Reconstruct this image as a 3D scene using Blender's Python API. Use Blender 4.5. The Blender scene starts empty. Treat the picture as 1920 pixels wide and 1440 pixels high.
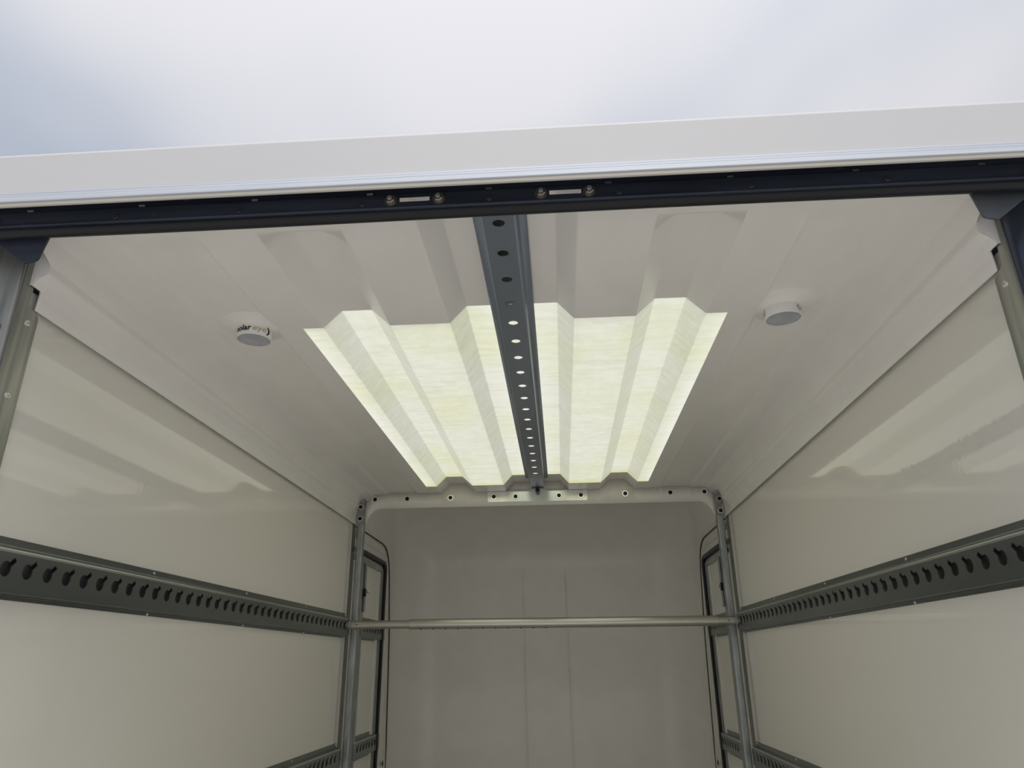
import bpy, bmesh, math, random
from mathutils import Vector, Matrix
random.seed(7)
sc = bpy.context.scene
H = 1.75            # height of the eye point above the ground; geometry below is given relative to it
CX = 0.1092

# ------------------------------------------------------------------ camera
pitch, yaw, roll, FPX = 0.3719, -0.0625, -0.0109, 1341.73
fw = Vector((math.sin(yaw) * math.cos(pitch), math.cos(yaw) * math.cos(pitch), math.sin(pitch)))
rt = Vector((math.cos(yaw), -math.sin(yaw), 0))
up = rt.cross(fw)
r2 = math.cos(roll) * rt + math.sin(roll) * up
u2 = -math.sin(roll) * rt + math.cos(roll) * up
cd = bpy.data.cameras.new('camera')
cam = bpy.data.objects.new('camera', cd)
sc.collection.objects.link(cam)
cam.matrix_world = Matrix(((r2.x, u2.x, -fw.x, CX), (r2.y, u2.y, -fw.y, 0), (r2.z, u2.z, -fw.z, H), (0, 0, 0, 1)))
cd.sensor_fit = 'HORIZONTAL'
cd.sensor_width = 36
cd.lens = FPX / 1920 * 36
cd.clip_start = 0.02
sc.camera = cam

# ------------------------------------------------------------------ sky: bright thin overcast, bluer gaps
w = bpy.data.worlds.new('overcast_sky')
sc.world = w
w.use_nodes = True
nt = w.node_tree
nt.nodes.clear()
tc = nt.nodes.new('ShaderNodeTexCoord')
mp = nt.nodes.new('ShaderNodeMapping')
mp.inputs['Location'].default_value = (-0.88, 1.24, 1.43)
mp.inputs['Scale'].default_value = (-1.0, 1.0, 2.2)
nz = nt.nodes.new('ShaderNodeTexNoise')
nz.inputs['Scale'].default_value = 0.8
nz.inputs['Detail'].default_value = 3.0
nz.inputs['Roughness'].default_value = 0.45
nz.inputs['Distortion'].default_value = 0.6
cr = nt.nodes.new('ShaderNodeValToRGB')
cr.color_ramp.interpolation = 'EASE'
cr.color_ramp.elements[0].position = 0.36
cr.color_ramp.elements[0].color = (0.48, 0.545, 0.66, 1)
cr.color_ramp.elements[1].position = 0.54
cr.color_ramp.elements[1].color = (0.80, 0.80, 0.845, 1)
bg = nt.nodes.new('ShaderNodeBackground')
SKY = 1.0
bg.inputs['Strength'].default_value = SKY
ow = nt.nodes.new('ShaderNodeOutputWorld')
nt.links.new(tc.outputs['Generated'], mp.inputs['Vector'])
nt.links.new(mp.outputs['Vector'], nz.inputs['Vector'])
nt.links.new(nz.outputs['Fac'], cr.inputs['Fac'])
nt.links.new(cr.outputs['Color'], bg.inputs['Color'])
# standard overcast falloff: the zenith is three times as bright as the horizon
sx = nt.nodes.new('ShaderNodeSeparateXYZ')
mr = nt.nodes.new('ShaderNodeMapRange')
mr.inputs['From Min'].default_value = 0.0
mr.inputs['From Max'].default_value = 1.0
mr.inputs['To Min'].default_value = SKY / (1 + 2 * 0.70)
mr.inputs['To Max'].default_value = SKY * 3 / (1 + 2 * 0.70)
nt.links.new(tc.outputs['Generated'], sx.inputs[0])
nt.links.new(sx.outputs['Z'], mr.inputs['Value'])
nt.links.new(mr.outputs['Result'], bg.inputs['Strength'])
nt.links.new(bg.outputs['Background'], ow.inputs['Surface'])

# the sun, spread wide by the cloud cover, high and behind the photographer
sl = bpy.data.lights.new('sun', 'SUN')
sl.energy = 2.7
sl.angle = math.radians(50)
sl.color = (1.0, 0.97, 0.92)
so = bpy.data.objects.new('sun', sl)
so.rotation_euler = (math.radians(24), 0, math.radians(8))
so.location = (0, -4, 8)
sc.collection.objects.link(so)

sc.view_settings.view_transform = 'Standard'
sc.view_settings.look = 'None'
sc.view_settings.exposure = 0.0
sc.view_settings.gamma = 1.0
sc.view_settings.use_curve_mapping = False

# ------------------------------------------------------------------ materials
def principled(name, col, rough=0.5, metal=0.0, spec=0.5, coat=0.0):
    m = bpy.data.materials.new(name)
    m.use_nodes = True
    b = m.node_tree.nodes['Principled BSDF']
    b.inputs['Base Color'].default_value = (*col, 1)
    b.inputs['Roughness'].default_value = rough
    b.inputs['Metallic'].default_value = metal
    b.inputs['Specular IOR Level'].default_value = spec
    b.inputs['Coat Weight'].default_value = coat
    return m, m.node_tree, b

def noise(nt, scale, detail=3, rough=0.5, stretch=(1, 1, 1)):
    tc = nt.nodes.new('ShaderNodeTexCoord')
    mp = nt.nodes.new('ShaderNodeMapping')
    mp.inputs['Scale'].default_value = stretch
    n = nt.nodes.new('ShaderNodeTexNoise')
    n.inputs['Scale'].default_value = scale
    n.inputs['Detail'].default_value = detail
    n.inputs['Roughness'].default_value = rough
    nt.links.new(tc.outputs['Object'], mp.inputs['Vector'])
    nt.links.new(mp.outputs['Vector'], n.inputs['Vector'])
    return n

def ramp(nt, src, stops):
    r = nt.nodes.new('ShaderNodeValToRGB')
    e = r.color_ramp.elements
    while len(e) < len(stops):
        e.new(0.5)
    for k, (p, c) in enumerate(stops):
        e[k].position = p
        e[k].color = (*c, 1)
    nt.links.new(src, r.inputs['Fac'])
    return r

def bump(nt, b, src, strength, dist):
    bp = nt.nodes.new('ShaderNodeBump')
    bp.inputs['Strength'].default_value = strength
    bp.inputs['Distance'].default_value = dist
    nt.links.new(src, bp.inputs['Height'])
    nt.links.new(bp.outputs['Normal'], b.inputs['Normal'])

def varied(name, c1, c2, scale, stretch=(1, 1, 1), rough=0.4, metal=0.0, bs=0.0, bd=0.001, spec=0.5, detail=4, lo=0.35, hi=0.65, coat=0.0):
    m, nt, b = principled(name, c1, rough, metal, spec, coat)
    n = noise(nt, scale, detail, 0.55, stretch)
    r = ramp(nt, n.outputs['Fac'], [(lo, c1), (hi, c2)])
    nt.links.new(r.outputs['Color'], b.inputs['Base Color'])
    if bs:
        bump(nt, b, n.outputs['Fac'], bs, bd)
    return m

M = {}
# cream gelcoat of roof and skirts: faint woven fibre relief
M['gelcoat'] = varied('cream_gelcoat', (0.86, 0.835, 0.80), (0.895, 0.87, 0.84), 9, (1, 0.5, 1), 0.30, bs=0.10, bd=0.006, spec=0.5)
# glossy wall panels: smooth, very faint vertical ripple
def wall_mat():
    m, nt, b = principled('glossy_white_panel', (0.82, 0.795, 0.725), 0.035, 0, 0.65)
    n = noise(nt, 60, 2, 0.5, (1, 1, 0.06))
    bump(nt, b, n.outputs['Fac'], 0.07, 0.002)
    return m
M['panel'] = wall_mat()
M['nose'] = varied('moulded_nose_gelcoat', (0.85, 0.835, 0.775), (0.88, 0.865, 0.81), 7, (1, 1, 1), 0.24, bs=0.08, bd=0.006)
M['fascia'] = varied('added_cap_white', (0.55, 0.545, 0.555), (0.565, 0.56, 0.57), 2, (1, 1, 1), 0.55)
M['header_white'] = varied('painted_white_steel', (0.80, 0.775, 0.71), (0.83, 0.80, 0.74), 14, (1, 1, 1), 0.35, bs=0.04, bd=0.002)
M['galv'] = varied('galvanised_steel', (0.30, 0.32, 0.32), (0.44, 0.46, 0.46), 22, (1, 1, 0.35), 0.36, metal=0.85, bs=0.03, bd=0.001)
M['galv_old'] = varied('weathered_galvanised_steel', (0.21, 0.22, 0.21), (0.44, 0.44, 0.40), 34, (1, 1, 0.07), 0.40, metal=0.8, bs=0.05, bd=0.001)
M['track'] = varied('zinc_track_steel', (0.15, 0.165, 0.16), (0.20, 0.215, 0.21), 6, (1, 0.2, 1), 0.33, metal=0.75)
M['track_inner'] = principled('grey_track_back_plate', (0.125, 0.118, 0.125), 0.5, 0.3)[0]
M['fold_glint'] = varied('zinc_painted_glint', (0.36, 0.37, 0.34), (0.52, 0.53, 0.49), 5, (1, 0.15, 1), 0.3, metal=0.8)  # lighter track zinc: the skylight's highlight put into the colour
M['rail'] = varied('grey_zinc_rail_steel', (0.20, 0.228, 0.27), (0.24, 0.27, 0.315), 5, (1, 0.3, 1), 0.36, metal=0.35)
def navy_mat():
    m, nt, b = principled('dark_header_steel', (0.04, 0.05, 0.075), 0.36, 0.3)
    n = noise(nt, 8, 4, 0.55, (0.25, 1, 3))
    r = ramp(nt, n.outputs['Fac'], [(0.35, (0.028, 0.035, 0.055)), (0.65, (0.055, 0.066, 0.095))])
    n2 = noise(nt, 42, 5, 0.65, (0.45, 1, 1.6))
    r2 = ramp(nt, n2.outputs['Fac'], [(0.66, (0, 0, 0)), (0.72, (1, 1, 1))])
    mx = nt.nodes.new('ShaderNodeMix'); mx.data_type = 'RGBA'
    nt.links.new(r2.outputs['Color'], mx.inputs[0])
    nt.links.new(r.outputs['Color'], mx.inputs[6])
    mx.inputs[7].default_value = (0.15, 0.16, 0.18, 1)
    nt.links.new(mx.outputs[2], b.inputs['Base Color'])
    bump(nt, b, n.outputs['Fac'], 0.03, 0.001)
    return m
M['navy'] = navy_mat()
M['jamb'] = varied('dark_reflection_jamb', (0.05, 0.06, 0.085), (0.08, 0.095, 0.125), 6, (1, 1, .3), 0.22, metal=0.5)  # right jamb only: its dark reflection is put into the steel's colour
M['alu'] = varied('extruded_aluminium', (0.54, 0.58, 0.65), (0.62, 0.65, 0.71), 30, (0.05, 1, 4), 0.5, metal=0.2)
M['edge'] = principled('cream_edge_sealant', (0.46, 0.44, 0.39), 0.5)[0]
M['rubber'] = principled('black_rubber', (0.008, 0.009, 0.012), 0.42, 0, 0.35)[0]
M['black'] = principled('black_oxide_steel', (0.006, 0.006, 0.007), 0.35, 0, 0.4)[0]
M['zinc'] = principled('bright_zinc', (0.72, 0.72, 0.70), 0.25, 0.6)[0]
M['zinc_dull'] = principled('dull_zinc', (0.30, 0.30, 0.29), 0.4, 0.6)[0]
M['rivet_dark'] = principled('blackened_rivet', (0.07, 0.07, 0.075), 0.35, 0.5)[0]
M['polished'] = principled('polished_washer', (0.95, 0.95, 0.94), 0.06, 1.0)[0]
M['galv_bright'] = varied('bright_zinc_plate', (0.70, 0.72, 0.67), (0.80, 0.82, 0.77), 20, rough=0.2, metal=0.9)
M['brass'] = principled('passivated_nut', (0.30, 0.28, 0.24), 0.28, 0.9)[0]
M['tube'] = varied('anodised_aluminium_tube', (0.50, 0.49, 0.43), (0.58, 0.57, 0.51), 4, (0.3, 1, 1), 0.30, metal=0.9)
M['lamp_white'] = principled('white_plastic', (0.80, 0.79, 0.76), 0.3)[0]
M['lens'] = varied('grey_lens', (0.36, 0.37, 0.42), (0.44, 0.45, 0.50), 18, rough=0.18)
M['ink'] = principled('black_print', (0.012, 0.012, 0.012), 0.5)[0]
M['ink_orange'] = principled('tan_print', (0.55, 0.38, 0.19), 0.5)[0]
M['floor'] = varied('pale_bounce_plywood', (0.62, 0.60, 0.555), (0.68, 0.66, 0.615), 12, (0.3, 1, 1), 0.45)  # floor is out of view; colour lightened to bounce light up to the roof
M['ground'] = varied('pale_concrete', (0.40, 0.395, 0.38), (0.46, 0.45, 0.43), 3, rough=0.8)

def skylight_mat():
    m = bpy.data.materials.new('translucent_fibreglass')
    m.use_nodes = True
    nt = m.node_tree
    nt.nodes.clear()
    out = nt.nodes.new('ShaderNodeOutputMaterial')
    streak = noise(nt, 26, 5, 0.6, (0.22, 1.6, 0.5))
    patch = noise(nt, 3.2, 3, 0.5, (1, 0.7, 1))
    c1 = ramp(nt, streak.outputs['Fac'], [(0.30, (0.62, 0.625, 0.53)), (0.55, (0.685, 0.685, 0.61))])
    c2 = ramp(nt, patch.outputs['Fac'], [(0.44, (1.0, 1.0, 1.0)), (0.72, (0.95, 0.96, 0.80))])
    mx = nt.nodes.new('ShaderNodeMix')
    mx.data_type = 'RGBA'
    mx.blend_type = 'MULTIPLY'
    mx.inputs[0].default_value = 1.0
    nt.links.new(c1.outputs['Color'], mx.inputs[6])
    nt.links.new(c2.outputs['Color'], mx.inputs[7])
    # resin runs thicker and yellower along the far cut edge
    tcn = nt.nodes.new('ShaderNodeTexCoord')
    sep = nt.nodes.new('ShaderNodeSeparateXYZ')
    nt.links.new(tcn.outputs['Object'], sep.inputs[0])
    mr = nt.nodes.new('ShaderNodeMapRange')
    mr.inputs['From Min'].default_value = 3.60
    mr.inputs['From Max'].default_value = 3.70
    nt.links.new(sep.outputs['Y'], mr.inputs['Value'])
    mx2 = nt.nodes.new('ShaderNodeMix')
    mx2.data_type = 'RGBA'
    mx2.blend_type = 'MULTIPLY'
    nt.links.new(mr.outputs['Result'], mx2.inputs[0])
    nt.links.new(mx.outputs[2], mx2.inputs[6])
    mx2.inputs[7].default_value = (0.90, 0.91, 0.62, 1)
    # folds: fibre crowds at the bends, seen as fine pale and dark lines along the sheet
    att = nt.nodes.new('ShaderNodeAttribute')
    att.attribute_name = 'fold'
    wob = noise(nt, 30, 3, 0.6, (1, 1, 1))
    fm = nt.nodes.new('ShaderNodeMath')
    fm.operation = 'MULTIPLY'
    nt.links.new(att.outputs['Fac'], fm.inputs[0])
    nt.links.new(wob.outputs['Fac'], fm.inputs[1])
    mx3 = nt.nodes.new('ShaderNodeMix')
    mx3.data_type = 'RGBA'
    mx3.blend_type = 'MULTIPLY'
    nt.links.new(fm.outputs[0], mx3.inputs[0])
    nt.links.new(mx2.outputs[2], mx3.inputs[6])
    mx3.inputs[7].default_value = (0.80, 0.81, 0.72, 1)
    tr = nt.nodes.new('ShaderNodeBsdfTranslucent')
    df = nt.nodes.new('ShaderNodeBsdfDiffuse')
    df.inputs['Color'].default_value = (0.7, 0.7, 0.62, 1)
    gl = nt.nodes.new('ShaderNodeBsdfGlossy')
    gl.inputs['Roughness'].default_value = 0.2
    nt.links.new(mx3.outputs[2], tr.inputs['Color'])
    a = nt.nodes.new('ShaderNodeMixShader')
    a.inputs[0].default_value = 0.12
    nt.links.new(tr.outputs[0], a.inputs[1])
    nt.links.new(df.outputs[0], a.inputs[2])
    b = nt.nodes.new('ShaderNodeMixShader')
    b.inputs[0].default_value = 0.03
    nt.links.new(a.outputs[0], b.inputs[1])
    nt.links.new(gl.outputs[0], b.inputs[2])
    nt.links.new(b.outputs[0], out.inputs['Surface'])
    return m
M['skylight'] = skylight_mat()

# ------------------------------------------------------------------ helpers
COL = sc.collection
def tag(o, label=None, cat=None, group=None, kind=None):
    if label: o['label'] = label
    if cat: o['category'] = cat
    if group: o['group'] = group
    if kind: o['kind'] = kind
    return o

def thing(name, loc, label, cat, group=None):
    o = bpy.data.objects.new(name, None)
    o.empty_display_size = 0.05
    COL.objects.link(o)
    o.location = (loc[0], loc[1], loc[2] + H)
    return tag(o, label, cat, group)

def obj(name, bm, mat, parent=None, smooth=30, solid=0, base=None, bevel=0, recalc=True, weighted=False):
    """link a bmesh (box coordinates, eye height = 0) as one mesh; the origin goes to the parent's base"""
    me = bpy.data.meshes.new(name)
    if recalc: bmesh.ops.recalc_face_normals(bm, faces=bm.faces)
    org = Vector((0, 0, 0))
    if parent is not None:
        p = parent
        org = Vector((0, 0, -H))
        while p is not None:
            org += Vector(p.location); p = p.parent
    elif base is not None:
        org = Vector(base)
    loc = Vector((0, 0, 0)) if parent is not None else org + Vector((0, 0, H))
    bmesh.ops.translate(bm, verts=bm.verts, vec=-org)
    bm.to_mesh(me); bm.free()
    me.materials.append(mat)
    o = bpy.data.objects.new(name, me)
    COL.objects.link(o)
    o.location = loc
    if parent is not None: o.parent = parent
    if smooth:
        me.polygons.foreach_set('use_smooth', [True] * len(me.polygons))
        me.set_sharp_from_angle(angle=math.radians(smooth))
    if solid:
        s = o.modifiers.new('thickness', 'SOLIDIFY'); s.thickness = abs(solid); s.offset = 1 if solid > 0 else -1
    if bevel:
        b = o.modifiers.new('soft_edges', 'BEVEL'); b.width = bevel; b.segments = 2; b.limit_method = 'ANGLE'; b.angle_limit = math.radians(40)
    if weighted:
        wn = o.modifiers.new('even_shading', 'WEIGHTED_NORMAL'); wn.keep_sharp = True
    return o

def box(bm, x0, x1, y0, y1, z0, z1):
    vs = [bm.verts.new((x, y, z)) for x in (x0, x1) for y in (y0, y1) for z in (z0, z1)]
    for f in ((0, 1, 3, 2), (4, 6, 7, 5), (0, 4, 5, 1), (2, 3, 7, 6), (0, 2, 6, 4), (1, 5, 7, 3)):
        bm.faces.new([vs[i] for i in f])
    return bm

def B(): return bmesh.new()

def cyl(bm, c, axis, r, h, n=20, r1=None):
    """solid of revolution: c = centre of the first cap, axis = unit direction"""
    a = Vector(axis).normalized()
    t = a.orthogonal().normalized(); s = a.cross(t)
    c = Vector(c); r1 = r if r1 is None else r1
    A = [bm.verts.new(c + r * (math.cos(k * math.tau / n) * t + math.sin(k * math.tau / n) * s)) for k in range(n)]
    Bv = [bm.verts.new(c + a * h + r1 * (math.cos(k * math.tau / n) * t + math.sin(k * math.tau / n) * s)) for k in range(n)]
    for k in range(n):
        bm.faces.new((A[k], A[(k + 1) % n], Bv[(k + 1) % n], Bv[k]))
    bm.faces.new(A[::-1]); bm.faces.new(Bv)
    return bm

def lathe(bm, c, axis, prof, n=32, t=None):
    """prof: (radius, distance along axis) pairs, open"""
    a = Vector(axis).normalized()
    t = Vector(t) if t else a.orthogonal().normalized()
    s = a.cross(t); c = Vector(c); rings = []
    for r, d in prof:
        if r < 1e-6: rings.append([bm.verts.new(c + a * d)])
        else: rings.append([bm.verts.new(c + a * d + r * (math.cos(k * math.tau / n) * t + math.sin(k * math.tau / n) * s)) for k in range(n)])
    for p, q in zip(rings, rings[1:]):
        for k in range(n):
            l = (k + 1) % n
            if len(p) == 1 and len(q) == 1: continue
            if len(p) == 1: bm.faces.new((p[0], q[l], q[k]))
            elif len(q) == 1: bm.faces.new((p[k], p[l], q[0]))
            else: bm.faces.new((p[k], p[l], q[l], q[k]))
    return bm

def fillet(pts, r, seg=4):
    """round the inner corners of an open 2-D polyline"""
    out = [pts[0]]
    for a, b, c in zip(pts, pts[1:], pts[2:]):
        a, b, c = Vector(a), Vector(b), Vector(c)
        u, v = (a - b), (c - b)
        ang = u.angle(v)
        d = min(r / math.tan(ang / 2) if ang > 0.02 else 0, u.length * 0.45, v.length * 0.45)
        p, q = b + u.normalized() * d, b + v.normalized() * d
        for k in range(seg + 1):
            s = k / seg
            out.append(tuple((1 - s) ** 2 * p + 2 * s * (1 - s) * b + s * s * q))
    out.append(pts[-1])
    return out

def sweep(bm, prof, stations, f):
    """grid: f(profile point, station) -> 3-D"""
    g = [[bm.verts.new(f(p, s)) for p in prof] for s in stations]
    for r0, r1 in zip(g, g[1:]):
        for k in range(len(prof) - 1):
            bm.faces.new((r0[k], r0[k + 1], r1[k + 1], r1[k]))
    return g

def plate(bm, pts, f, depth):
    """closed 2-D outline extruded by depth vector; f maps 2-D -> 3-D"""
    d = Vector(depth)
    a = [bm.verts.new(f(*p)) for p in pts]
    b = [bm.verts.new(Vector(f(*p)) + d) for p in pts]
    fa = bm.faces.new(a); fb = bm.faces.new(b[::-1])
    n = len(pts)
    for k in range(n):
        bm.faces.new((a[k], b[k], b[(k + 1) % n], a[(k + 1) % n]))
    bm.normal_update()
    bmesh.ops.triangulate(bm, faces=[fa, fb])
    return bm

def rounded(pts, r, seg=4):
    n = len(pts); out = []
    for k in range(n):
        a, b, c = Vector(pts[k - 1]), Vector(pts[k]), Vector(pts[(k + 1) % n])
        rr = r[k] if isinstance(r, (list, tuple)) else r
        if rr <= 0: out.append(tuple(b)); continue
        u, v = (a - b), (c - b)
        d = min(rr, u.length * .49, v.length * .49)
        p, q = b + u.normalized() * d, b + v.normalized() * d
        for s in range(seg + 1):
            s /= seg
            out.append(tuple((1 - s) ** 2 * p + 2 * s * (1 - s) * b + s * s * q))
    return out

def tiles_with_holes(bm, cells, f):
    """cells: (u0,u1,v0,v1,hole outline) in 2-D; every cell a quad pierced by its outline; f maps to 3-D"""
    for u0, u1, v0, v1, hole in cells:
        q = [bm.verts.new((u0, v0, 0)), bm.verts.new((u1, v0, 0)), bm.verts.new((u1, v1, 0)), bm.verts.new((u0, v1, 0))]
        es = [bm.edges.new((q[k], q[(k + 1) % 4])) for k in range(4)]
        new = list(q)
        if hole:
            h = [bm.verts.new((a, b, 0)) for a, b in hole]
            es += [bm.edges.new((h[k], h[(k + 1) % len(h)])) for k in range(len(h))]
            new += h
            bmesh.ops.triangle_fill(bm, use_beauty=True, use_dissolve=False, edges=es, normal=(0, 0, 1))
        else:
            bm.faces.new(q)
        for v in new: v.co = f(v.co.x, v.co.y)
    bmesh.ops.remove_doubles(bm, verts=bm.verts, dist=1e-5)
    return bm

# ------------------------------------------------------------------ the setting
YF, YH = 1.16, 3.86                     # front edge of the roof sheet, inner header
ZL, ZU = 0.877, 0.928
half = [(0.0, ZU), (0.126, ZU), (0.172, ZL), (0.338, ZL), (0.393, ZU), (0.478, ZU), (0.528, ZL), (0.585, ZL),
        (0.660, ZL), (0.672, ZL + .007), (0.822, ZL + .007), (0.836, ZL), (0.87, ZL)]
half = half[:1] + fillet(half, 0.007, 3)[1:]
# curve down into the side skirt: soft cove, a small rolled ridge, then the flat flange
half += fillet([(0.87, ZL), (0.905, ZL - .006), (0.938, 0.846), (0.9535, 0.800), (0.9525, 0.7795), (0.972, 0.7665), (0.9835, 0.744), (0.986, 0.709)], 0.012, 4)[1:]
if not any(abs(p[0] - 0.585) < 1e-6 for p in half):
    half.append((0.585, ZL)); half.insert(next(k for k, p in enumerate(half) if p[0] > 0.585), half.pop())
half = [p for k, p in enumerate(half) if k == 0 or math.dist(p, half[k - 1]) > 2e-4]
prof = [(-x, z) for x, z in half[:0:-1]] + half
def zprof(x):
    for a, b in zip(half, half[1:]):
        if a[0] <= abs(x) <= b[0] and b[0] > a[0]:
            return a[1] + (b[1] - a[1]) * (abs(x) - a[0]) / (b[0] - a[0])
    return 0.75
def sm(t): t = max(0, min(1, t)); return t * t * (3 - 2 * t)
def roof_pt(p, y):
    x, z = p
    if 0.25 < abs(x) < 0.86:            # the outer ribs run out before the door header
        z = ZL + (z - ZL) * sm((y - 1.285) / 0.085)
    if y < 1.291 and abs(x) > 0.9: z = max(z, 0.754)     # the skirt is notched beside the door post
    if abs(x) > 0.945: y = max(y, 1.262)     # and starts behind the post flange
    if abs(x) > 0.925 and y > 3.70:         # the cove dies out beside the corner post
        x = math.copysign(min(0.989, abs(x) + 0.030 * sm((y - 3.70) / 0.07)), x)
    return (x, y, z)
SY0, SY1 = 1.765, 3.700
st = [YF, 1.22, 1.285] + [1.285 + .085 * k / 6 for k in range(1, 7)] + [1.2615, 1.2625] + [1.44, 1.6, SY0] + [SY0 + (SY1 - SY0) * k / 12 for k in range(1, 13)] + [3.72, 3.745, 3.77, YH]
st = sorted(set(st + [1.2905, 1.2915]))
bm = B()
g = sweep(bm, prof, st, roof_pt)
sky_faces = [f for f in bm.faces if abs(f.calc_center_median().x) < 0.585 and SY0 < f.calc_center_median().y < SY1]
bs = B()
fold = bs.verts.layers.float.new('fold')
vm = {}
foldx = [s * x for x in (0.126, 0.172, 0.338, 0.393, 0.478, 0.528) for s in (-1, 1)]
for f in sky_faces:
    vs = []
    for v in f.verts:
        if v not in vm:
            nv = bs.verts.new(v.co); nv[fold] = 1.0 if min(abs(v.co.x - q) for q in foldx) < 0.009 else 0.0
            vm[v] = nv
        vs.append(vm[v])
    bs.faces.new(vs)
bmesh.ops.delete(bm, geom=sky_faces, context='FACES')
for f in bm.faces: f.normal_update()
bmesh.ops.remove_doubles(bm, verts=bm.verts, dist=1e-5)
bmesh.ops.delete(bm, geom=[f for f in bm.faces if f.calc_area() < 1e-10], context='FACES')
for f in bm.faces: f.normal_update()
if max(bm.faces, key=lambda f: f.calc_area()).normal.z > 0: bmesh.ops.reverse_faces(bm, faces=bm.faces)
ceiling = tag(obj('ceiling', bm, M['gelcoat'], smooth=50, solid=-0.004, recalc=False, weighted=True), 'cream ribbed fibreglass roof with curved side skirts', kind='structure')
for s_ in (-1, 1):                       # laminated patch closing each front corner of the roof
    bm = B()
    plate(bm, [(0.912, 0.874), (0.930, 0.860), (0.944, 0.838), (0.9545, 0.803), (0.9555, 0.784), (0.974, 0.770), (0.984, 0.756), (0.990, 0.754), (0.990, 0.880)], lambda a, c: (s_ * a, 1.2615, c), (0, 0.003, 0))
    obj('corner_patch', bm, M['gelcoat'], ceiling, smooth=0)
window_1 = tag(obj('window_1', bs, M['skylight'], smooth=50, weighted=True), 'pale yellow translucent ribbed skylight panel in the roof', kind='structure')

# walls: thick sandwich panels, glossy inside
def wall(name, s, label):
    bm = B()
    box(bm, s * 1.0, s * 1.035, 1.24, 4.86, -1.08, 0.752)
    return tag(obj(name, bm, M['panel'], smooth=0, base=(s, 1.24, -1.08)), label, kind='structure')
wall_left = wall('wall_left', -1, 'glossy off-white left wall panel')
wall_right = wall('wall_right', 1, 'glossy off-white right wall panel')
for s, n in ((-1, 'unseen_cap_1'), (1, 'unseen_cap_2')):       # unseen outer cap added to stop daylight leaking above each wall panel
    bm = B()
    plate(bm, [(s * 1.036, 0.68), (s * 1.036, 0.885), (s * 0.845, 0.935), (s * 0.845, 0.948), (s * 1.07, 0.91), (s * 1.07, 0.68)],
          lambda a, b: (a, 1.245, b), (0, 2.9, 0))
    tag(obj(n, bm, M['fascia'], smooth=0), 'unseen roof edge added to block daylight above the %s wall' % ('left' if s < 0 else 'right'), kind='structure')

# moulded nose behind the inner header: rear wall bending over into a roof
def nose_outline(z):
    zc, zt = 0.60, 0.965
    if z <= zc: yf = 5.10; k = 0
    else:
        k = (z - zc) / (zt - zc); yf = 5.10 - 0.55 * (1 - math.sqrt(max(0, 1 - k * k)))
    r = 0.27
    xin = 0.9988 - 0.16 * (1 - math.sqrt(max(0, 1 - max(0, (z - 0.74) / (zt - 0.74)) ** 2)))
    pts = []
    y0 = min(4.83, yf - r)
    for y in (3.875, 4.2, y0): pts.append((-xin, y))
    for q in range(1, 11):
        t = q / 10 * math.pi / 2
        pts.append((-xin + r * (1 - math.cos(t)), y0 + (yf - y0) * math.sin(t)))
    gd = 0.009 * sm((0.62 - z) / 0.1)
    xs = []
    for gx in (-0.150, 0.146):
        gx += 0.010 * (0.5 - z)
        xs += [(gx - 0.012, 0), (gx - 0.003, gd), (gx + 0.003, gd), (gx + 0.012, 0)]
    for x, d in sorted(xs): pts.append((x, yf + d))
    for q in range(10, 0, -1):
        t = q / 10 * math.pi / 2
        pts.append((xin - r * (1 - math.cos(t)), y0 + (yf - y0) * math.sin(t)))
    for y in (y0, 4.2, 3.875): pts.append((xin, y))
    return pts
bm = B()
zs = [0.758, 0.80, 0.84, 0.88, 0.91, 0.935, 0.95, 0.96, 0.9645]
zs = [-1.08, -0.6, 0.0, 0.40, 0.50, 0.55, 0.60, 0.64, 0.68, 0.72, 0.742] + zs
rows = [[bm.verts.new((x, y, z)) for x, y in nose_outline(z)] for z in zs]
for r0, r1 in zip(rows, rows[1:]):
    for k in range(len(r0) - 1):
        zmid = r0[k].co.z; nk = len(r0) - 1
        if zmid < 0.74 and (k < 2 or k >= nk - 2): continue
        bm.faces.new((r0[k], r0[k + 1], r1[k + 1], r1[k]))
bm.faces.new(rows[-1])
wall_back = tag(obj('wall_back', bm, M['nose'], smooth=50, solid=0, weighted=True), 'grey-looking moulded end wall with two thin vertical grooves', kind='structure')

bm = B(); box(bm, -1.03, 1.03, 1.20, 5.2, -1.13, -1.08)
tag(obj('floor', bm, M['floor'], smooth=0), 'unseen cargo box floor, made pale to bounce light', kind='structure')
bm = B(); box(bm, -30, 30, -30, 30, -H - .05, -H)
tag(obj('ground', bm, M['ground'], smooth=0), 'pale concrete yard outside the cargo box', kind='structure')

# inner header across the box, its two legs and rounded corners
bm = B()
low = [(0.866, 0.7975), (0.882, 0.794), (0.893, 0.788), (0.905, 0.777), (0.920, 0.762), (0.931, 0.742), (0.934, 0.722), (0.957, 0.722)]
def header_low(x):
    x = abs(x)
    if x <= low[0][0]: return low[0][1]
    for p, q in zip(low, low[1:]):
        if p[0] <= x <= q[0]: return p[1] + (q[1] - p[1]) * (x - p[0]) / (q[0] - p[0])
    return low[-1][1]
hx = sorted({round(p[0], 5) for p in prof if abs(p[0]) < 0.957} | {s * p[0] for p in low for s in (-1, 1)})
sweep(bm, hx, [0, 1], lambda x, t: (x, YH - .004, header_low(x) if t == 0 else zprof(x) - 0.0005))
inner_header = tag(obj('trim_3', bm, M['header_white'], smooth=40, solid=0.006), 'white inner header across the far end of the roof', kind='structure')

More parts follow.
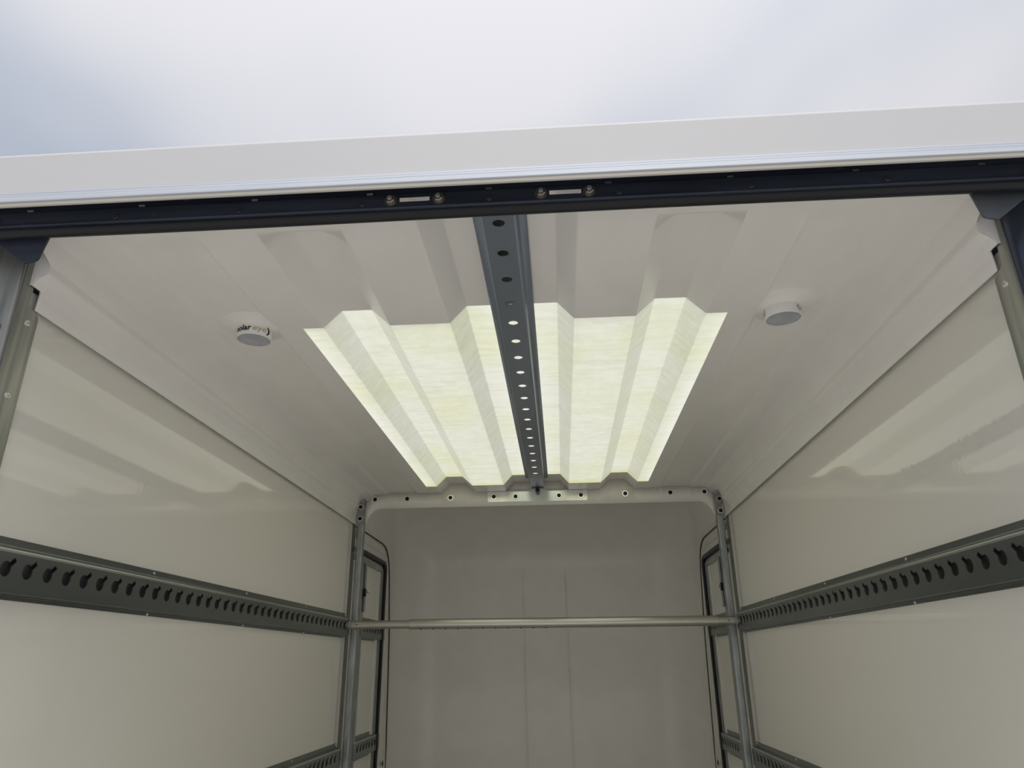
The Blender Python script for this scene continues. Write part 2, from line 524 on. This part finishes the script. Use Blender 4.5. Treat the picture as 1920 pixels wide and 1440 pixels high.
def bolt(parent, c, axis, ring_mat, rr=0.0115, ro=0.0175):
    a = Vector(axis)
    b = B(); lathe(b, c, a, [(0, 0.0045), (rr * .55, 0.0045), (rr * .6, 0.0075), (rr * .92, 0.0072), (rr, 0.004), (rr, 0)], 18)
    o = obj('bolt', b, M['black'], parent, smooth=35)
    b = B(); lathe(b, c, a, [(rr * .98, 0.0), (rr, 0.0042), (ro * .93, 0.0042), (ro, 0.0025), (ro, 0)], 22)
    obj('washer', b, ring_mat, o, smooth=35)
    return o
for x in (-0.896, -0.717, -0.477, 0.475, 0.716, 0.897):
    bolt(inner_header, (x, YH - .004, 0.8485), (0, -1, 0), M['polished'])

# ------------------------------------------------------------------ outer rear header over the door opening
xo = 1.30
fascia = B()
pf = fillet([(1.30, 0.975), (1.103, 0.9625), (1.099, 0.842)], 0.010, 5)
sweep(fascia, pf, [-xo, -.6, 0, .6, xo], lambda p, x: (x, p[0], p[1]))
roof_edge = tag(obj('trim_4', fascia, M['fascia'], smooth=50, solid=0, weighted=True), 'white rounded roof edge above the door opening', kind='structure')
b = B()   # roof outer skin between fascia and panel, leaves the skylight open
box(b, -1.05, 1.05, 1.24, 1.70, 0.962, 0.975); 
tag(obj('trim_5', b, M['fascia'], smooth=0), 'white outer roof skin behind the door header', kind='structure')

hd = thing('door_header', (0, 1.10, 0.84), 'long dark steel header with bolts and slots over the door opening', 'header')
b = B()
strip = fillet([(1.100, 0.8655), (1.0945, 0.8645), (1.0945, 0.842), (1.103, 0.8395)], 0.003, 2)
sp = [(1.0985, 0.8612), (1.0935, 0.8606), (1.0935, 0.8568), (1.0941, 0.8565), (1.0935, 0.8562), (1.0935, 0.8512), (1.0941, 0.8509), (1.0935, 0.8506), (1.0935, 0.8412), (1.0945, 0.8398), (1.0985, 0.8396)]
sweep(b, sp, [-xo, 0, xo], lambda p, x: (x, p[0], p[1]))
obj('aluminium_strip', b, M['alu'], hd, smooth=0)
b = B(); box(b, -xo, xo, 1.0960, 1.1010, 0.8300, 0.8440)
obj('edge_sealant', b, M['edge'], hd, smooth=0, bevel=0.002)
b = B()   # upper flange
sweep(b, [(1.118, 0.875), (1.1535, 0.880), (1.1535, 0.8485)], [-xo, xo], lambda p, x: (x, p[0], p[1]))
obj('upper_flange', b, M['navy'], hd, smooth=30)
b = B()   # bolting flange with two slots, slightly proud
z0, z1 = 0.8225, 0.8535
slots = [(-0.178, -0.119), (0.113, 0.174)]
cells = []; xs = [-xo, -.6]
cur = -xo
for a, c in slots:
    cells.append((cur, a - .012, z0, z1, None))
    h = rounded([(a, 0.8345), (c, 0.8345), (c, 0.8525), (a, 0.8525)], 0.004)
    cells.append((a - .012, c + .012, z0, z1, h)); cur = c + .012
cells.append((cur, xo, z0, z1, None))
tiles_with_holes(b, cells, lambda u, v: Vector((u, 1.149, v)))
obj('bolting_flange', b, M['navy'], hd, smooth=0, solid=0.0025)
for a, c in slots:
    b = B(); box(b, a - .004, c + .004, 1.1530, 1.1560, 0.8325, 0.8395)
    obj('slot_lip', b, M['navy'], hd, smooth=0, bevel=0.001)
b = B(); box(b, -xo, xo, 1.1445, 1.1525, 0.8195, 0.8235)
obj('drip_lip', b, M['navy'], hd, smooth=0, bevel=0.001)
b = B()
lathe_pts = [(1.166 + .0135 * math.cos(t), 0.8205 + .0135 * math.sin(t)) for t in [k / 12 * math.tau for k in range(13)]]
def sag(x): return -0.0022 * math.exp(-((x + .45) / .32) ** 2) * 0 + 0.0018 * math.sin(3.1 * x + .4)
sweep(b, lathe_pts, [-xo + 2 * xo * k / 40 for k in range(41)], lambda p, x: (x, p[0], p[1] + sag(x)))
obj('bulb_seal', b, M['rubber'], hd, smooth=60)
for x in (-0.195, -0.101, 0.097, 0.189):
    z = 0.8392
    b = B(); lathe(b, (x, 1.149, z), (0, -1, -.12), [(0.0035, 0), (0.0125, 0), (0.0125, .002), (0.004, .0022)], 24)
    wsh = obj('washer', b, M['brass'], hd, smooth=35)
    b = B(); lathe(b, (x, 1.147, z), (0, -1, -.12), [(0.0086, 0), (0.0086, .0055), (0.007, .0068), (0.0045, .0070)], 6)
    obj('nut', b, M['brass'], wsh, smooth=20)
    b = B(); lathe(b, (x, 1.1405, z), (0, -1, -.12), [(0.0046, 0), (0.0046, .0052), (0.0034, .0062), (0, .0062)], 14)
    obj('stud', b, M['zinc_dull'], wsh, smooth=35)
for x in (-0.746, -0.497, -0.250, -0.003, 0.246, 0.493, 0.742, -.99, .99):
    b = B(); lathe(b, (x, 1.149, 0.8335), (0, -1, 0), [(0.0062, 0), (0.0058, .0018), (0.0035, .0028), (0.0022, .0028), (0.0018, .001), (0, .001)], 14)
    obj('rivet', b, M['rivet_dark'], hd, smooth=35)
for x in (-0.932, -0.700, -0.469, -0.238, -0.004, 0.227, 0.458, 0.691, 0.920):
    b = B(); box(b, x - .006, x + .006, 1.1505, 1.1535, 0.8575, 0.8605)
    obj('clip', b, M['zinc'] if x < -.1 else M['zinc_dull'], hd, smooth=0)

# ------------------------------------------------------------------ door posts beside the opening, gussets at their tops
def door_post(s, side):
    t = thing('door_post', (s * 1.0, 1.24, -1.08), 'galvanised door post at the %s edge of the opening, beside the %s wall' % (side, side), 'post', 'posts at the door opening')
    fl = rounded([(1.246, -1.08), (1.246, 0.84), (1.275, 0.84), (1.275, 0.713), (1.309, 0.700), (1.309, -1.08)], [0, 0, 0, .006, .008, 0], 4)
    b = B(); plate(b, fl, lambda a, c: (s * 0.9915, a, c), (s * -0.003, 0, 0))
    obj('wall_flange', b, M['galv_old'], t, smooth=0)
    b = B()
    pr = fillet([(0.9905, 1.262), (0.9905, 1.240), (1.16, 1.226), (1.16, 1.29)], 0.008, 5) if s < 0 else \
         fillet([(0.9905, 1.262), (0.9905, 1.238), (1.03, 1.205), (1.16, 1.192), (1.16, 1.29)], 0.03, 6)
    sweep(b, pr, [-1.08, -.2, .4, .86], lambda p, z: (s * p[0], p[1], z))
    obj('jamb', b, M['galv_old'] if s < 0 else M['jamb'], t, smooth=40)
    for y, z in ((1.281, 0.674), (1.279, 0.511), (1.28, .33), (1.28, .0), (1.28, -.3)):
        b = B(); lathe(b, (s * .9885, y, z), (-s, 0, 0), [(0.0075, 0), (0.0068, .0025), (0.0040, .0035), (0.0024, .0035), (0.002, .001), (0, .001)], 16)
        obj('rivet', b, M['zinc'], t, smooth=35)
    if s < 0:
        b = B(); lathe(b, (-1.018, 1.2375, 0.647), (0, -1, 0), [(0.011, 0), (0.0105, .004), (0.006, .005), (0.004, .002), (0, .002)], 16)
        obj('bolt', b, M['black'], t, smooth=35)
    b = B()
    gp = rounded([(0.902, 0.836), (0.9185, 0.7645), (0.944, 0.758), (1.004, 0.803), (1.12, 0.885), (1.12, 0.90), (0.902, 0.90)],
                 [0, .006, 0, 0, 0, 0, 0], 4)
    plate(b, gp, lambda a, c: (s * a, 1.184, c), (0, 0.004, 0))
    obj('gusset_plate', b, M['navy'] if s < 0 else M['galv_dark'], t, smooth=0)
    return t
M['galv_dark'] = varied('dark_galvanised_plate', (0.10, 0.115, 0.13), (0.15, 0.165, 0.18), 8, (1, 1, 1), 0.4, metal=0.6)
door_post(-1, 'left'); door_post(1, 'right')

# ------------------------------------------------------------------ perforated rail along the middle of the roof
ZW = 0.885
rail = thing('ceiling_rail', (0, 2.5, ZU), 'long grey steel rail with a row of round holes under the skylight', 'rail')
b = B()
hole_r = 0.0135
cells = [(1.165, 1.2485, -0.0335, 0.0335, None)]
for k in range(20):
    y = 1.3095 + 0.1222 * k
    ya, yb = y - .0611, y + .0611
    h = [(y + hole_r * math.cos(a), hole_r * math.sin(a)) for a in [q / 20 * math.tau for q in range(20)]] if k < 19 else None
    cells.append((ya, yb, -0.0335, 0.0335, h))
cells[-1] = (cells[-1][0], 3.80, -0.0335, 0.0335, None)
tiles_with_holes(b, cells, lambda u, v: Vector((v + .002, u, ZW)))
obj('web', b, M['rail'], rail, smooth=0, solid=0.002)
for s in (-1, 1):
    b = B()
    pr = fillet([(0.0335, ZW), (0.0385, ZW), (0.0415, 0.920), (0.0600, 0.9215)], 0.0035, 4)
    sweep(b, pr, [1.165, 2.4, 3.752], lambda p, y: (s * p[0] + .002, y, p[1]))
    obj('side_flange', b, M['rail'], rail, smooth=60, solid=0.0015)
b = B()
plate(b, [(-0.0300, 3.80), (-0.0300, 3.832), (-.018, 3.837), (-.012, 3.832), (.016, 3.832), (.022, 3.837), (0.034, 3.832), (0.034, 3.80)],
      lambda a, c: (a, c, ZW), (0, 0, 0.002))
obj('end_tongue', b, M['rail'], rail, smooth=0)

brk = thing('header_bracket', (0, YH - .004, 0.85), 'zinc plated bracket with four bolts under the end of the ceiling rail', 'bracket')
b = B()
yb_ = YH - .0065
plate(b, rounded([(-0.272, 0.820), (0.270, 0.818), (0.270, 0.876), (-0.272, 0.878)], [.009, .009, 0, 0], 4), lambda a, c: (a, yb_, c), (0, 0.0025, 0))
obj('bracket_plate', b, M['galv_bright'], brk, smooth=0)
b = B()
plate(b, [(-0.272, yb_ + .002), (-0.272, yb_ - .012), (-.05, yb_ - .012), (-.045, yb_ - .034), (.047, yb_ - .034), (.052, yb_ - .012), (.270, yb_ - .012), (.270, yb_ + .002)],
      lambda a, c: (a, c, 0.8765), (0, 0, 0.0025))
obj('top_flange', b, M['zinc_dull'], brk, smooth=0)
for x, z in ((-0.238, .8475), (-0.119, .8465), (0.117, .8465), (0.236, .8455)):
    bolt(brk, (x, yb_, z), (0, -1, 0), M['polished'], 0.0112, 0.0180)
b = B()
cyl(b, (0.002, 3.822, 0.893), (0, 0, -1), 0.0085, 0.034, 16)
cyl(b, (0.002, 3.822, 0.8765), (0, 0, -1), 0.0125, 0.009, 6)
obj('hanging_bolt', b, M['black'], brk, smooth=30)

# ------------------------------------------------------------------ round roof lights
def bent_text(parent, word, mat, name, c, r, a0, zc, size, wide=1.06, fat=0.0002):
    cu = bpy.data.curves.new(name, 'FONT')
    cu.body = word; cu.size = size; cu.offset = fat
    cu.resolution_u = 3
    tmp = bpy.data.objects.new('tmp', cu); COL.objects.link(tmp)
    dg = bpy.context.evaluated_depsgraph_get(); dg.update()
    me = bpy.data.meshes.new_from_object(tmp.evaluated_get(dg))
    for v in me.vertices: v.co.x *= wide
    wdt = max(v.co.x for v in me.vertices)
    bm = B(); bm.from_mesh(me)
    bmesh.ops.subdivide_edges(bm, edges=[e for e in bm.edges if e.calc_length() > .004], cuts=1)
    for v in bm.verts:
        a = a0 + v.co.x / r
        v.co = Vector((c[0] + (r + .0006) * math.sin(a), c[1] - (r + .0006) * math.cos(a), zc + v.co.y))
    bpy.data.objects.remove(tmp); bpy.data.curves.remove(cu); bpy.data.meshes.remove(me)
    return obj(name, bm, mat, parent, smooth=0), a0 + wdt / r
def roof_light(x, y, side):
    zc = ZL + .007
    lab = 'round white roof light with dark and tan lettering, left of the skylight' if side < 0 else 'round white roof light with small grey print, right of the skylight'
    t = thing('roof_light', (x, y, zc), lab, 'light', 'round roof lights')
    R_ = 0.0475
    b = B(); lathe(b, (x, y, zc + .002), (0, 0, -1), [(0.098, 0), (0.088, .004), (0.073, .007), (0.062, .010), (0.055, .0145), (0.051, .016), (R_, .0165)], 40)
    obj('base_ring', b, M['gelcoat'], t, smooth=60)
    b = B(); lathe(b, (x, y, zc), (0, 0, -1), [(R_ + .002, 0), (R_, .014), (R_, .0400), (R_ - .002, .0425), (R_ - .0035, .0425), (R_ - .004, .039)], 48)
    body = obj('collar', b, M['lamp_white'], t, smooth=50)
    b = B(); lathe(b, (x, y, zc), (0, 0, -1), [(R_ - .0036, .0375), (R_ - .0045, .0405), (0.03, .0412), (0.0, .0415)], 48)
    ln = obj('lens', b, M['lens'], t, smooth=60)
    for k in range(6):
        a = .35 + k * math.tau / 6
        b = B(); cyl(b, (x + .0385 * math.cos(a), y + .0385 * math.sin(a), zc - .0405), (0, 0, -1), .0016, .0012, 8)
        obj('screw', b, M['zinc_dull'], ln, smooth=0)
    z0 = zc - .0318
    if side < 0:
        _, a = bent_text(body, 'solar', M['ink'], 'lettering', (x, y), R_, -0.80, z0, 0.0225, fat=0.0007)
        _, a = bent_text(body, 'eye', M['ink_orange'], 'lettering', (x, y), R_, a + .05, z0, 0.0225, wide=1.25)
        bent_text(body, ')', M['ink'], 'lettering', (x, y), R_, a + .06, z0, 0.0225, wide=1.5, fat=.001)
    else:
        bent_text(body, 'e)', M['ink_orange'], 'lettering', (x, y), R_, -1.80, z0, 0.0240)
        for k, (a, z, L, hh) in enumerate([(0.55, .0245, .008, .003), (0.85, .0245, .008, .003), (0.58, .0195, .010, .0012), (0.60, .0225, .006, .0012), (0.62, .0290, .012, .0012), (0.62, .0315, .016, .0012)]):
            b = B()
            vs = []
            for q in range(5):
                aa = a + L / R_ * q / 4
                for dz in (0, hh): vs.append(b.verts.new((x + (R_ + .0006) * math.sin(aa), y - (R_ + .0006) * math.cos(aa), zc - z - dz)))
            for q in range(4): b.faces.new((vs[2 * q], vs[2 * q + 1], vs[2 * q + 3], vs[2 * q + 2]))
            obj('print_line', b, M['zinc_dull'], body, smooth=0)
    return t
roof_light(-0.717, 1.755, -1)
roof_light(0.722, 1.748, 1)

# ------------------------------------------------------------------ slotted cargo tracks
def keyhole(cy, cz, r=0.0152):
    """round hole with a narrow tab running up and away"""
    ang = math.radians(41); hw = 0.0052; L = 0.0305
    pts = []
    d = math.asin(hw / r)
    n = 16
    for k in range(n + 1):
        a = ang + d + (math.tau - 2 * d) * k / n
        pts.append((cy + r * math.cos(a), cz + r * math.sin(a)))
    ux, uz = math.cos(ang), math.sin(ang)
    pts.append((cy + ux * L + uz * hw, cz + uz * L - ux * hw))
    pts.append((cy + ux * L - uz * hw, cz + uz * L + ux * hw))
    return pts
def track(s, y0, y1, dz, label, slots, screws_top, screws_bot, depth=0.020, xw=1.0, cat='cargo track', group=None):
    t = thing('cargo_track', (s * xw, (y0 + y1) / 2, 0.187 + dz), label, cat, group)
    xf = xw - depth
    b = B()
    zt, zb = 0.2155 + dz, 0.1445 + dz
    ht = 0.0617 / 2
    cells = []; cur = y0
    for k, y in enumerate(slots):
        # tab leans into the next cell, so cells are cut to suit
        a, c = y - .0240, y + .0377
        if a > cur + 1e-4: cells.append((cur, a, zb, zt, None))
        elif k == 0: a = cur
        c = min(c, y1)
        cells.append((a, c, zb, zt, keyhole(y, 0.1835 + dz))); cur = c
    if cur < y1 - 1e-4: cells.append((cur, y1, zb, zt, None))
    tiles_with_holes(b, cells, lambda u, v: Vector((s * xf, u, v)))
    obj('slotted_face', b, M['track'], t, smooth=0, solid=(0.0022 if s > 0 else 0.0022))
    b = B(); box(b, s * (xw - .0035), s * (xw - .0015), y0 + .002, y1 - .03, 0.139 + dz, 0.2225 + dz)
    obj('back_plate', b, M['track_inner'], t, smooth=0)
    b = B()   # upper fold and wall flange
    up_ = fillet([(xf, zt), (xf, 0.2225 + dz), (xw - .0015, 0.2285 + dz), (xw - .0015, 0.2465 + dz)], 0.0065, 6)
    sweep(b, up_[6:], [y0, y1 - .03 * (y1 > 3.7 and y1 < 3.9)], lambda p, y: (s * p[0], y, p[1]))
    obj('upper_flange', b, M['track'], t, smooth=60, solid=0)
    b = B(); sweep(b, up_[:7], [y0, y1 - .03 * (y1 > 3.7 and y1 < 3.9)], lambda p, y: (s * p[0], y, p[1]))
    obj('glint_fold', b, M['fold_glint'], t, smooth=60, solid=0)  # lighter strip painting the reflected highlight along the fold
    b = B()
    lo_ = fillet([(xf, zb), (xf, 0.1385 + dz), (xw - .0015, 0.1370 + dz), (xw - .0015, 0.1275 + dz)], 0.0040, 5)
    sweep(b, lo_, [y0, y1 - .03 * (y1 > 3.7 and y1 < 3.9)], lambda p, y: (s * p[0], y, p[1]))
    obj('lower_flange', b, M['track'], t, smooth=60, solid=0)
    for ys, z in [(y, 0.2385) for y in screws_top] + [(y, 0.1320) for y in screws_bot]:
        b = B(); lathe(b, (s * (xw - .002), ys, z + dz), (-s, 0, 0), [(0.0042, 0), (0.0038, .0018), (0.0024, .0026), (0.0014, .0024), (0, .0010)], 12)
        obj('screw', b, M['zinc'], t, smooth=35)
    return t
long_slots = [1.314 + 0.0617 * k for k in range(41)]
scr = [1.325, 1.940, 2.555, 3.180, 3.800]
for s, side in ((-1, 'left'), (1, 'right')):
    track(s, 1.285, 3.822, 0.0, 'long slotted steel track across the %s wall at load bar height' % side, long_slots, scr[:-1] + [3.778], scr[:-1] + [3.765], group='long slotted tracks on the side walls')
    track(s, 1.285, 3.822, -0.598, 'long slotted steel track low on the %s wall, mostly out of view' % side, long_slots, scr[:-1] + [3.775], scr[:-1] + [3.765], group='long slotted tracks on the side walls')
    sh = [4.125 + 0.0617 * k for k in range(8)]
    for dz, where in ((0.0, 'just behind the load bar end'), (-0.598, 'near the bottom of the picture')):
        track(s, 4.04, 4.605, dz, 'short slotted track across the %s side door, %s' % (side, where), sh, [4.48], [4.50], depth=0.018, xw=1.0, group='short slotted tracks on the side doors')

# ------------------------------------------------------------------ corner posts at the far end
def corner_post(s, side):
    t = thing('corner_post', (s * 0.965, 3.83, -1.08), 'galvanised upright channel at the far end of the %s wall' % side, 'post', 'upright posts at the far end')
    b = B()
    zt = 0.845
    pr = fillet([(0.9785, 3.862), (0.9785, 3.830), (0.9450, 3.830), (0.9440, 3.862)], 0.0055, 5)
    def tp(p, z):
        x = p[0]
        if z > .8: x = min(x, 0.9785 - (z - .8) * .45)
        return (s * x, p[1], z)
    sweep(b, pr, [-1.08, -.4, .2, .72, .80, .815, .83, zt], tp)
    obj('channel', b, M['galv'], t, smooth=50)
    b = B()
    box(b, s * 0.9965, s * 0.9995, 3.814, 3.868, -1.08, 0.735)
    obj('wall_flange', b, M['track'], t, smooth=0)
    b = B()
    plate(b, rounded([(0.981, 0.712), (0.945, 0.712), (0.945, 0.828), (0.970, 0.828)], .004, 3), lambda a, c: (s * a, 3.8275, c), (0, 0.002, 0))
    obj('top_plate', b, M['zinc_dull'], t, smooth=0)
    for z in (0.803, 0.7395):
        bolt(t, (s * (0.9655), 3.8275, z), (0, -1, 0), M['polished'], 0.0112, 0.0155)
    for y, z in ((3.824, 0.66), (3.824, 0.36), (3.86, 0.325), (3.824, 0.035), (3.824, -0.287)):
        b = B(); lathe(b, (s * .9965, y, z), (-s, 0, 0), [(0.0050, 0), (0.0044, .0025), (0.0022, .0032), (0, .0030)], 12)
        obj('rivet', b, M['zinc_dull'], t, smooth=35)
    return t
corner_post(-1, 'left'); corner_post(1, 'right')

# ------------------------------------------------------------------ side doors beyond the posts
def upath(y0, y1, zt, r, zb=-1.08, seg=10):
    """along the top edge, round the corner and down the far edge (y, z)"""
    p = [(y0, zt), (y0 + .3, zt)]
    for k in range(seg + 1):
        a = math.pi / 2 * (1 - k / seg)
        p.append((y1 - r + r * math.cos(a), zt - r + r * math.sin(a)))
    p += [(y1, zt - r - .3), (y1, zb)]
    return p
def strip_along(b, path, prof, s, topw=1.0):
    """prof: (offset outwards in the wall plane, distance from wall into the box)"""
    n = len(path); rows = []
    for k in range(n):
        a = Vector(path[max(0, k - 1)]); c = Vector(path[min(n - 1, k + 1)])
        d = (c - a).normalized(); nrm = Vector((-d.y, d.x))
        wf = topw + (1 - topw) * abs(nrm.x)
        rows.append([b.verts.new((s * (1.0 - h), path[k][0] + nrm.x * o * wf, path[k][1] + nrm.y * o * wf)) for o, h in prof])
    for r0, r1 in zip(rows, rows[1:]):
        for k in range(len(prof) - 1): b.faces.new((r0[k], r0[k + 1], r1[k + 1], r1[k]))
def side_door(s, n, side):
    t = bpy.data.objects.new(n, None); COL.objects.link(t)
    t.location = (s * 1.0, 4.4, -1.08 + H); t['kind'] = 'structure'; t['label'] = 'side door with black rubber seal beyond the %s post' % side
    gap = [(3.90, .708), (4.20, .708), (4.50, .7065), (4.56, .700), (4.612, .684), (4.655, .655), (4.690, .608), (4.715, .54), (4.740, .42), (4.80, .14), (4.87, -.59), (4.91, -1.08)]
    b = B(); strip_along(b, gap, [(-.013, .0004), (-.013, .0045), (.013, .0045), (.013, .0004)], s, 0.28)
    obj('door_gap_seal', b, M['rubber'], t, smooth=0)
    b = B(); strip_along(b, gap, [(-.060, .0005), (-.058, .0035), (-.020, .0035), (-.014, .0005)], s)
    obj('door_frame', b, M['header_white'], t, smooth=30)
    gp = [(-.028, .004), (-.028, .016), (-.020, .0225), (.012, .0225), (.024, .016), (.028, .004)]
    b = B(); strip_along(b, upath(3.90, 4.556, 0.590, 0.050), gp, s, 0.55)
    obj('rubber_seal', b, M['rubber'], t, smooth=50)
    b = B(); strip_along(b, upath(3.90, 4.508, 0.548, 0.030), [(-.014, .0005), (-.014, .012), (.010, .012), (.014, .004)], s)
    obj('inner_trim', b, M['galv'], t, smooth=0)
    b = B(); box(b, min(s * .993, s * .9996), max(s * .993, s * .9996), 4.428, 4.470, -1.08, .53)
    obj('inner_return', b, M['header_white'], t, smooth=0)
    b = B()
    pr = fillet([(4.095, .0005), (4.095, .010), (4.075, .016), (4.035, .016), (4.02, .010), (3.97, .010)], .003, 3)
    sweep(b, pr, [-1.08, 0, .535], lambda p, z: (s * (1 - p[1]), p[0], z))
    obj('edge_channel', b, M['galv'], t, smooth=40)
    b = B(); cyl(b, (s * .977, 4.062, 0.270), (0, 0, 1), 0.0065, 0.262, 12)
    rod = obj('lock_rod', b, M['zinc_dull'], t, smooth=40)
    b = B(); lathe(b, (s * .972, 4.066, 0.378), (-s, 0, 0), [(0.004, 0), (.004, .006), (.0085, .009), (.0095, .014), (.006, .019), (0, .020)], 14)
    obj('knob', b, M['zinc'], rod, smooth=50)
    b = B(); box(b, min(s * .970, s * .984), max(s * .970, s * .984), 4.052, 4.072, .352, .395)
    obj('latch', b, M['black'], rod, smooth=0, bevel=.002)
    b = B(); lathe(b, (s * .992, 4.765, -0.553), (-s, 0, 0), [(.016, 0), (.014, .002), (.010, .002), (.008, .0005), (0, .0005)], 18)
    obj('plug', b, M['rubber'], t, smooth=40)
    return t
side_door(-1, 'door_1', 'left'); side_door(1, 'door_2', 'right')

# ------------------------------------------------------------------ telescopic load bar
yb, zb = 3.772, 0.1865
bar = thing('load_bar', (0, yb, zb), 'telescopic aluminium load bar spanning between the two wall tracks', 'load bar')
def bz(x): return 0.1895 - 0.0035 * (x + .15) if False else 0.1865 - 0.0020 * x
def tube(b, x0, x1, r, n=32, ri=None):
    prof_ = [(r, 0), (r, x1 - x0)]
    if ri: prof_ = [(ri, 0.002), (r - .0012, 0), (r, .0012), (r, x1 - x0 - .0012), (r - .0012, x1 - x0), (ri, x1 - x0 - .002)]
    lathe(b, (x0, yb, bz(x0)), Vector((x1 - x0, 0, bz(x1) - bz(x0))), prof_, n)
b = B(); tube(b, -0.661, 0.878, 0.0250, ri=0.0205)
ot = obj('outer_tube', b, M['tube'], bar, smooth=40)
for k in range(11):
    x = -0.60 + 0.063 * k
    b = B(); lathe(b, (x, yb - .0085, bz(x) - .0236), (0, -.32, -.95), [(0, .0008), (.0045, .0008), (.0052, 0)], 12)
    obj('pin_hole', b, M['black'], ot, smooth=0)
b = B(); tube(b, -0.955, -0.655, 0.0205, ri=.017); obj('inner_tube', b, M['tube'], bar, smooth=40)
b = B(); tube(b, 0.872, 0.955, 0.0205, ri=.017); obj('inner_tube', b, M['tube'], bar, smooth=40)
for s in (-1, 1):
    b = B(); lathe(b, (s * .945, yb, bz(s * .945)), (s, 0, 0), [(.0190, 0), (.0212, .002), (.0212, .010), (.0180, .013), (.0180, .018), (.0205, .020), (.0205, .026), (.0140, .030), (.0140, .046), (0, .046)], 28)
    cap = obj('end_cap', b, M['tube'], bar, smooth=35)
    b = B(); cyl(b, (s * .925, yb - .0200, bz(s * .925)), (0, -1, 0), .0032, .0016, 10)
    obj('pin', b, M['black'], cap, smooth=0)
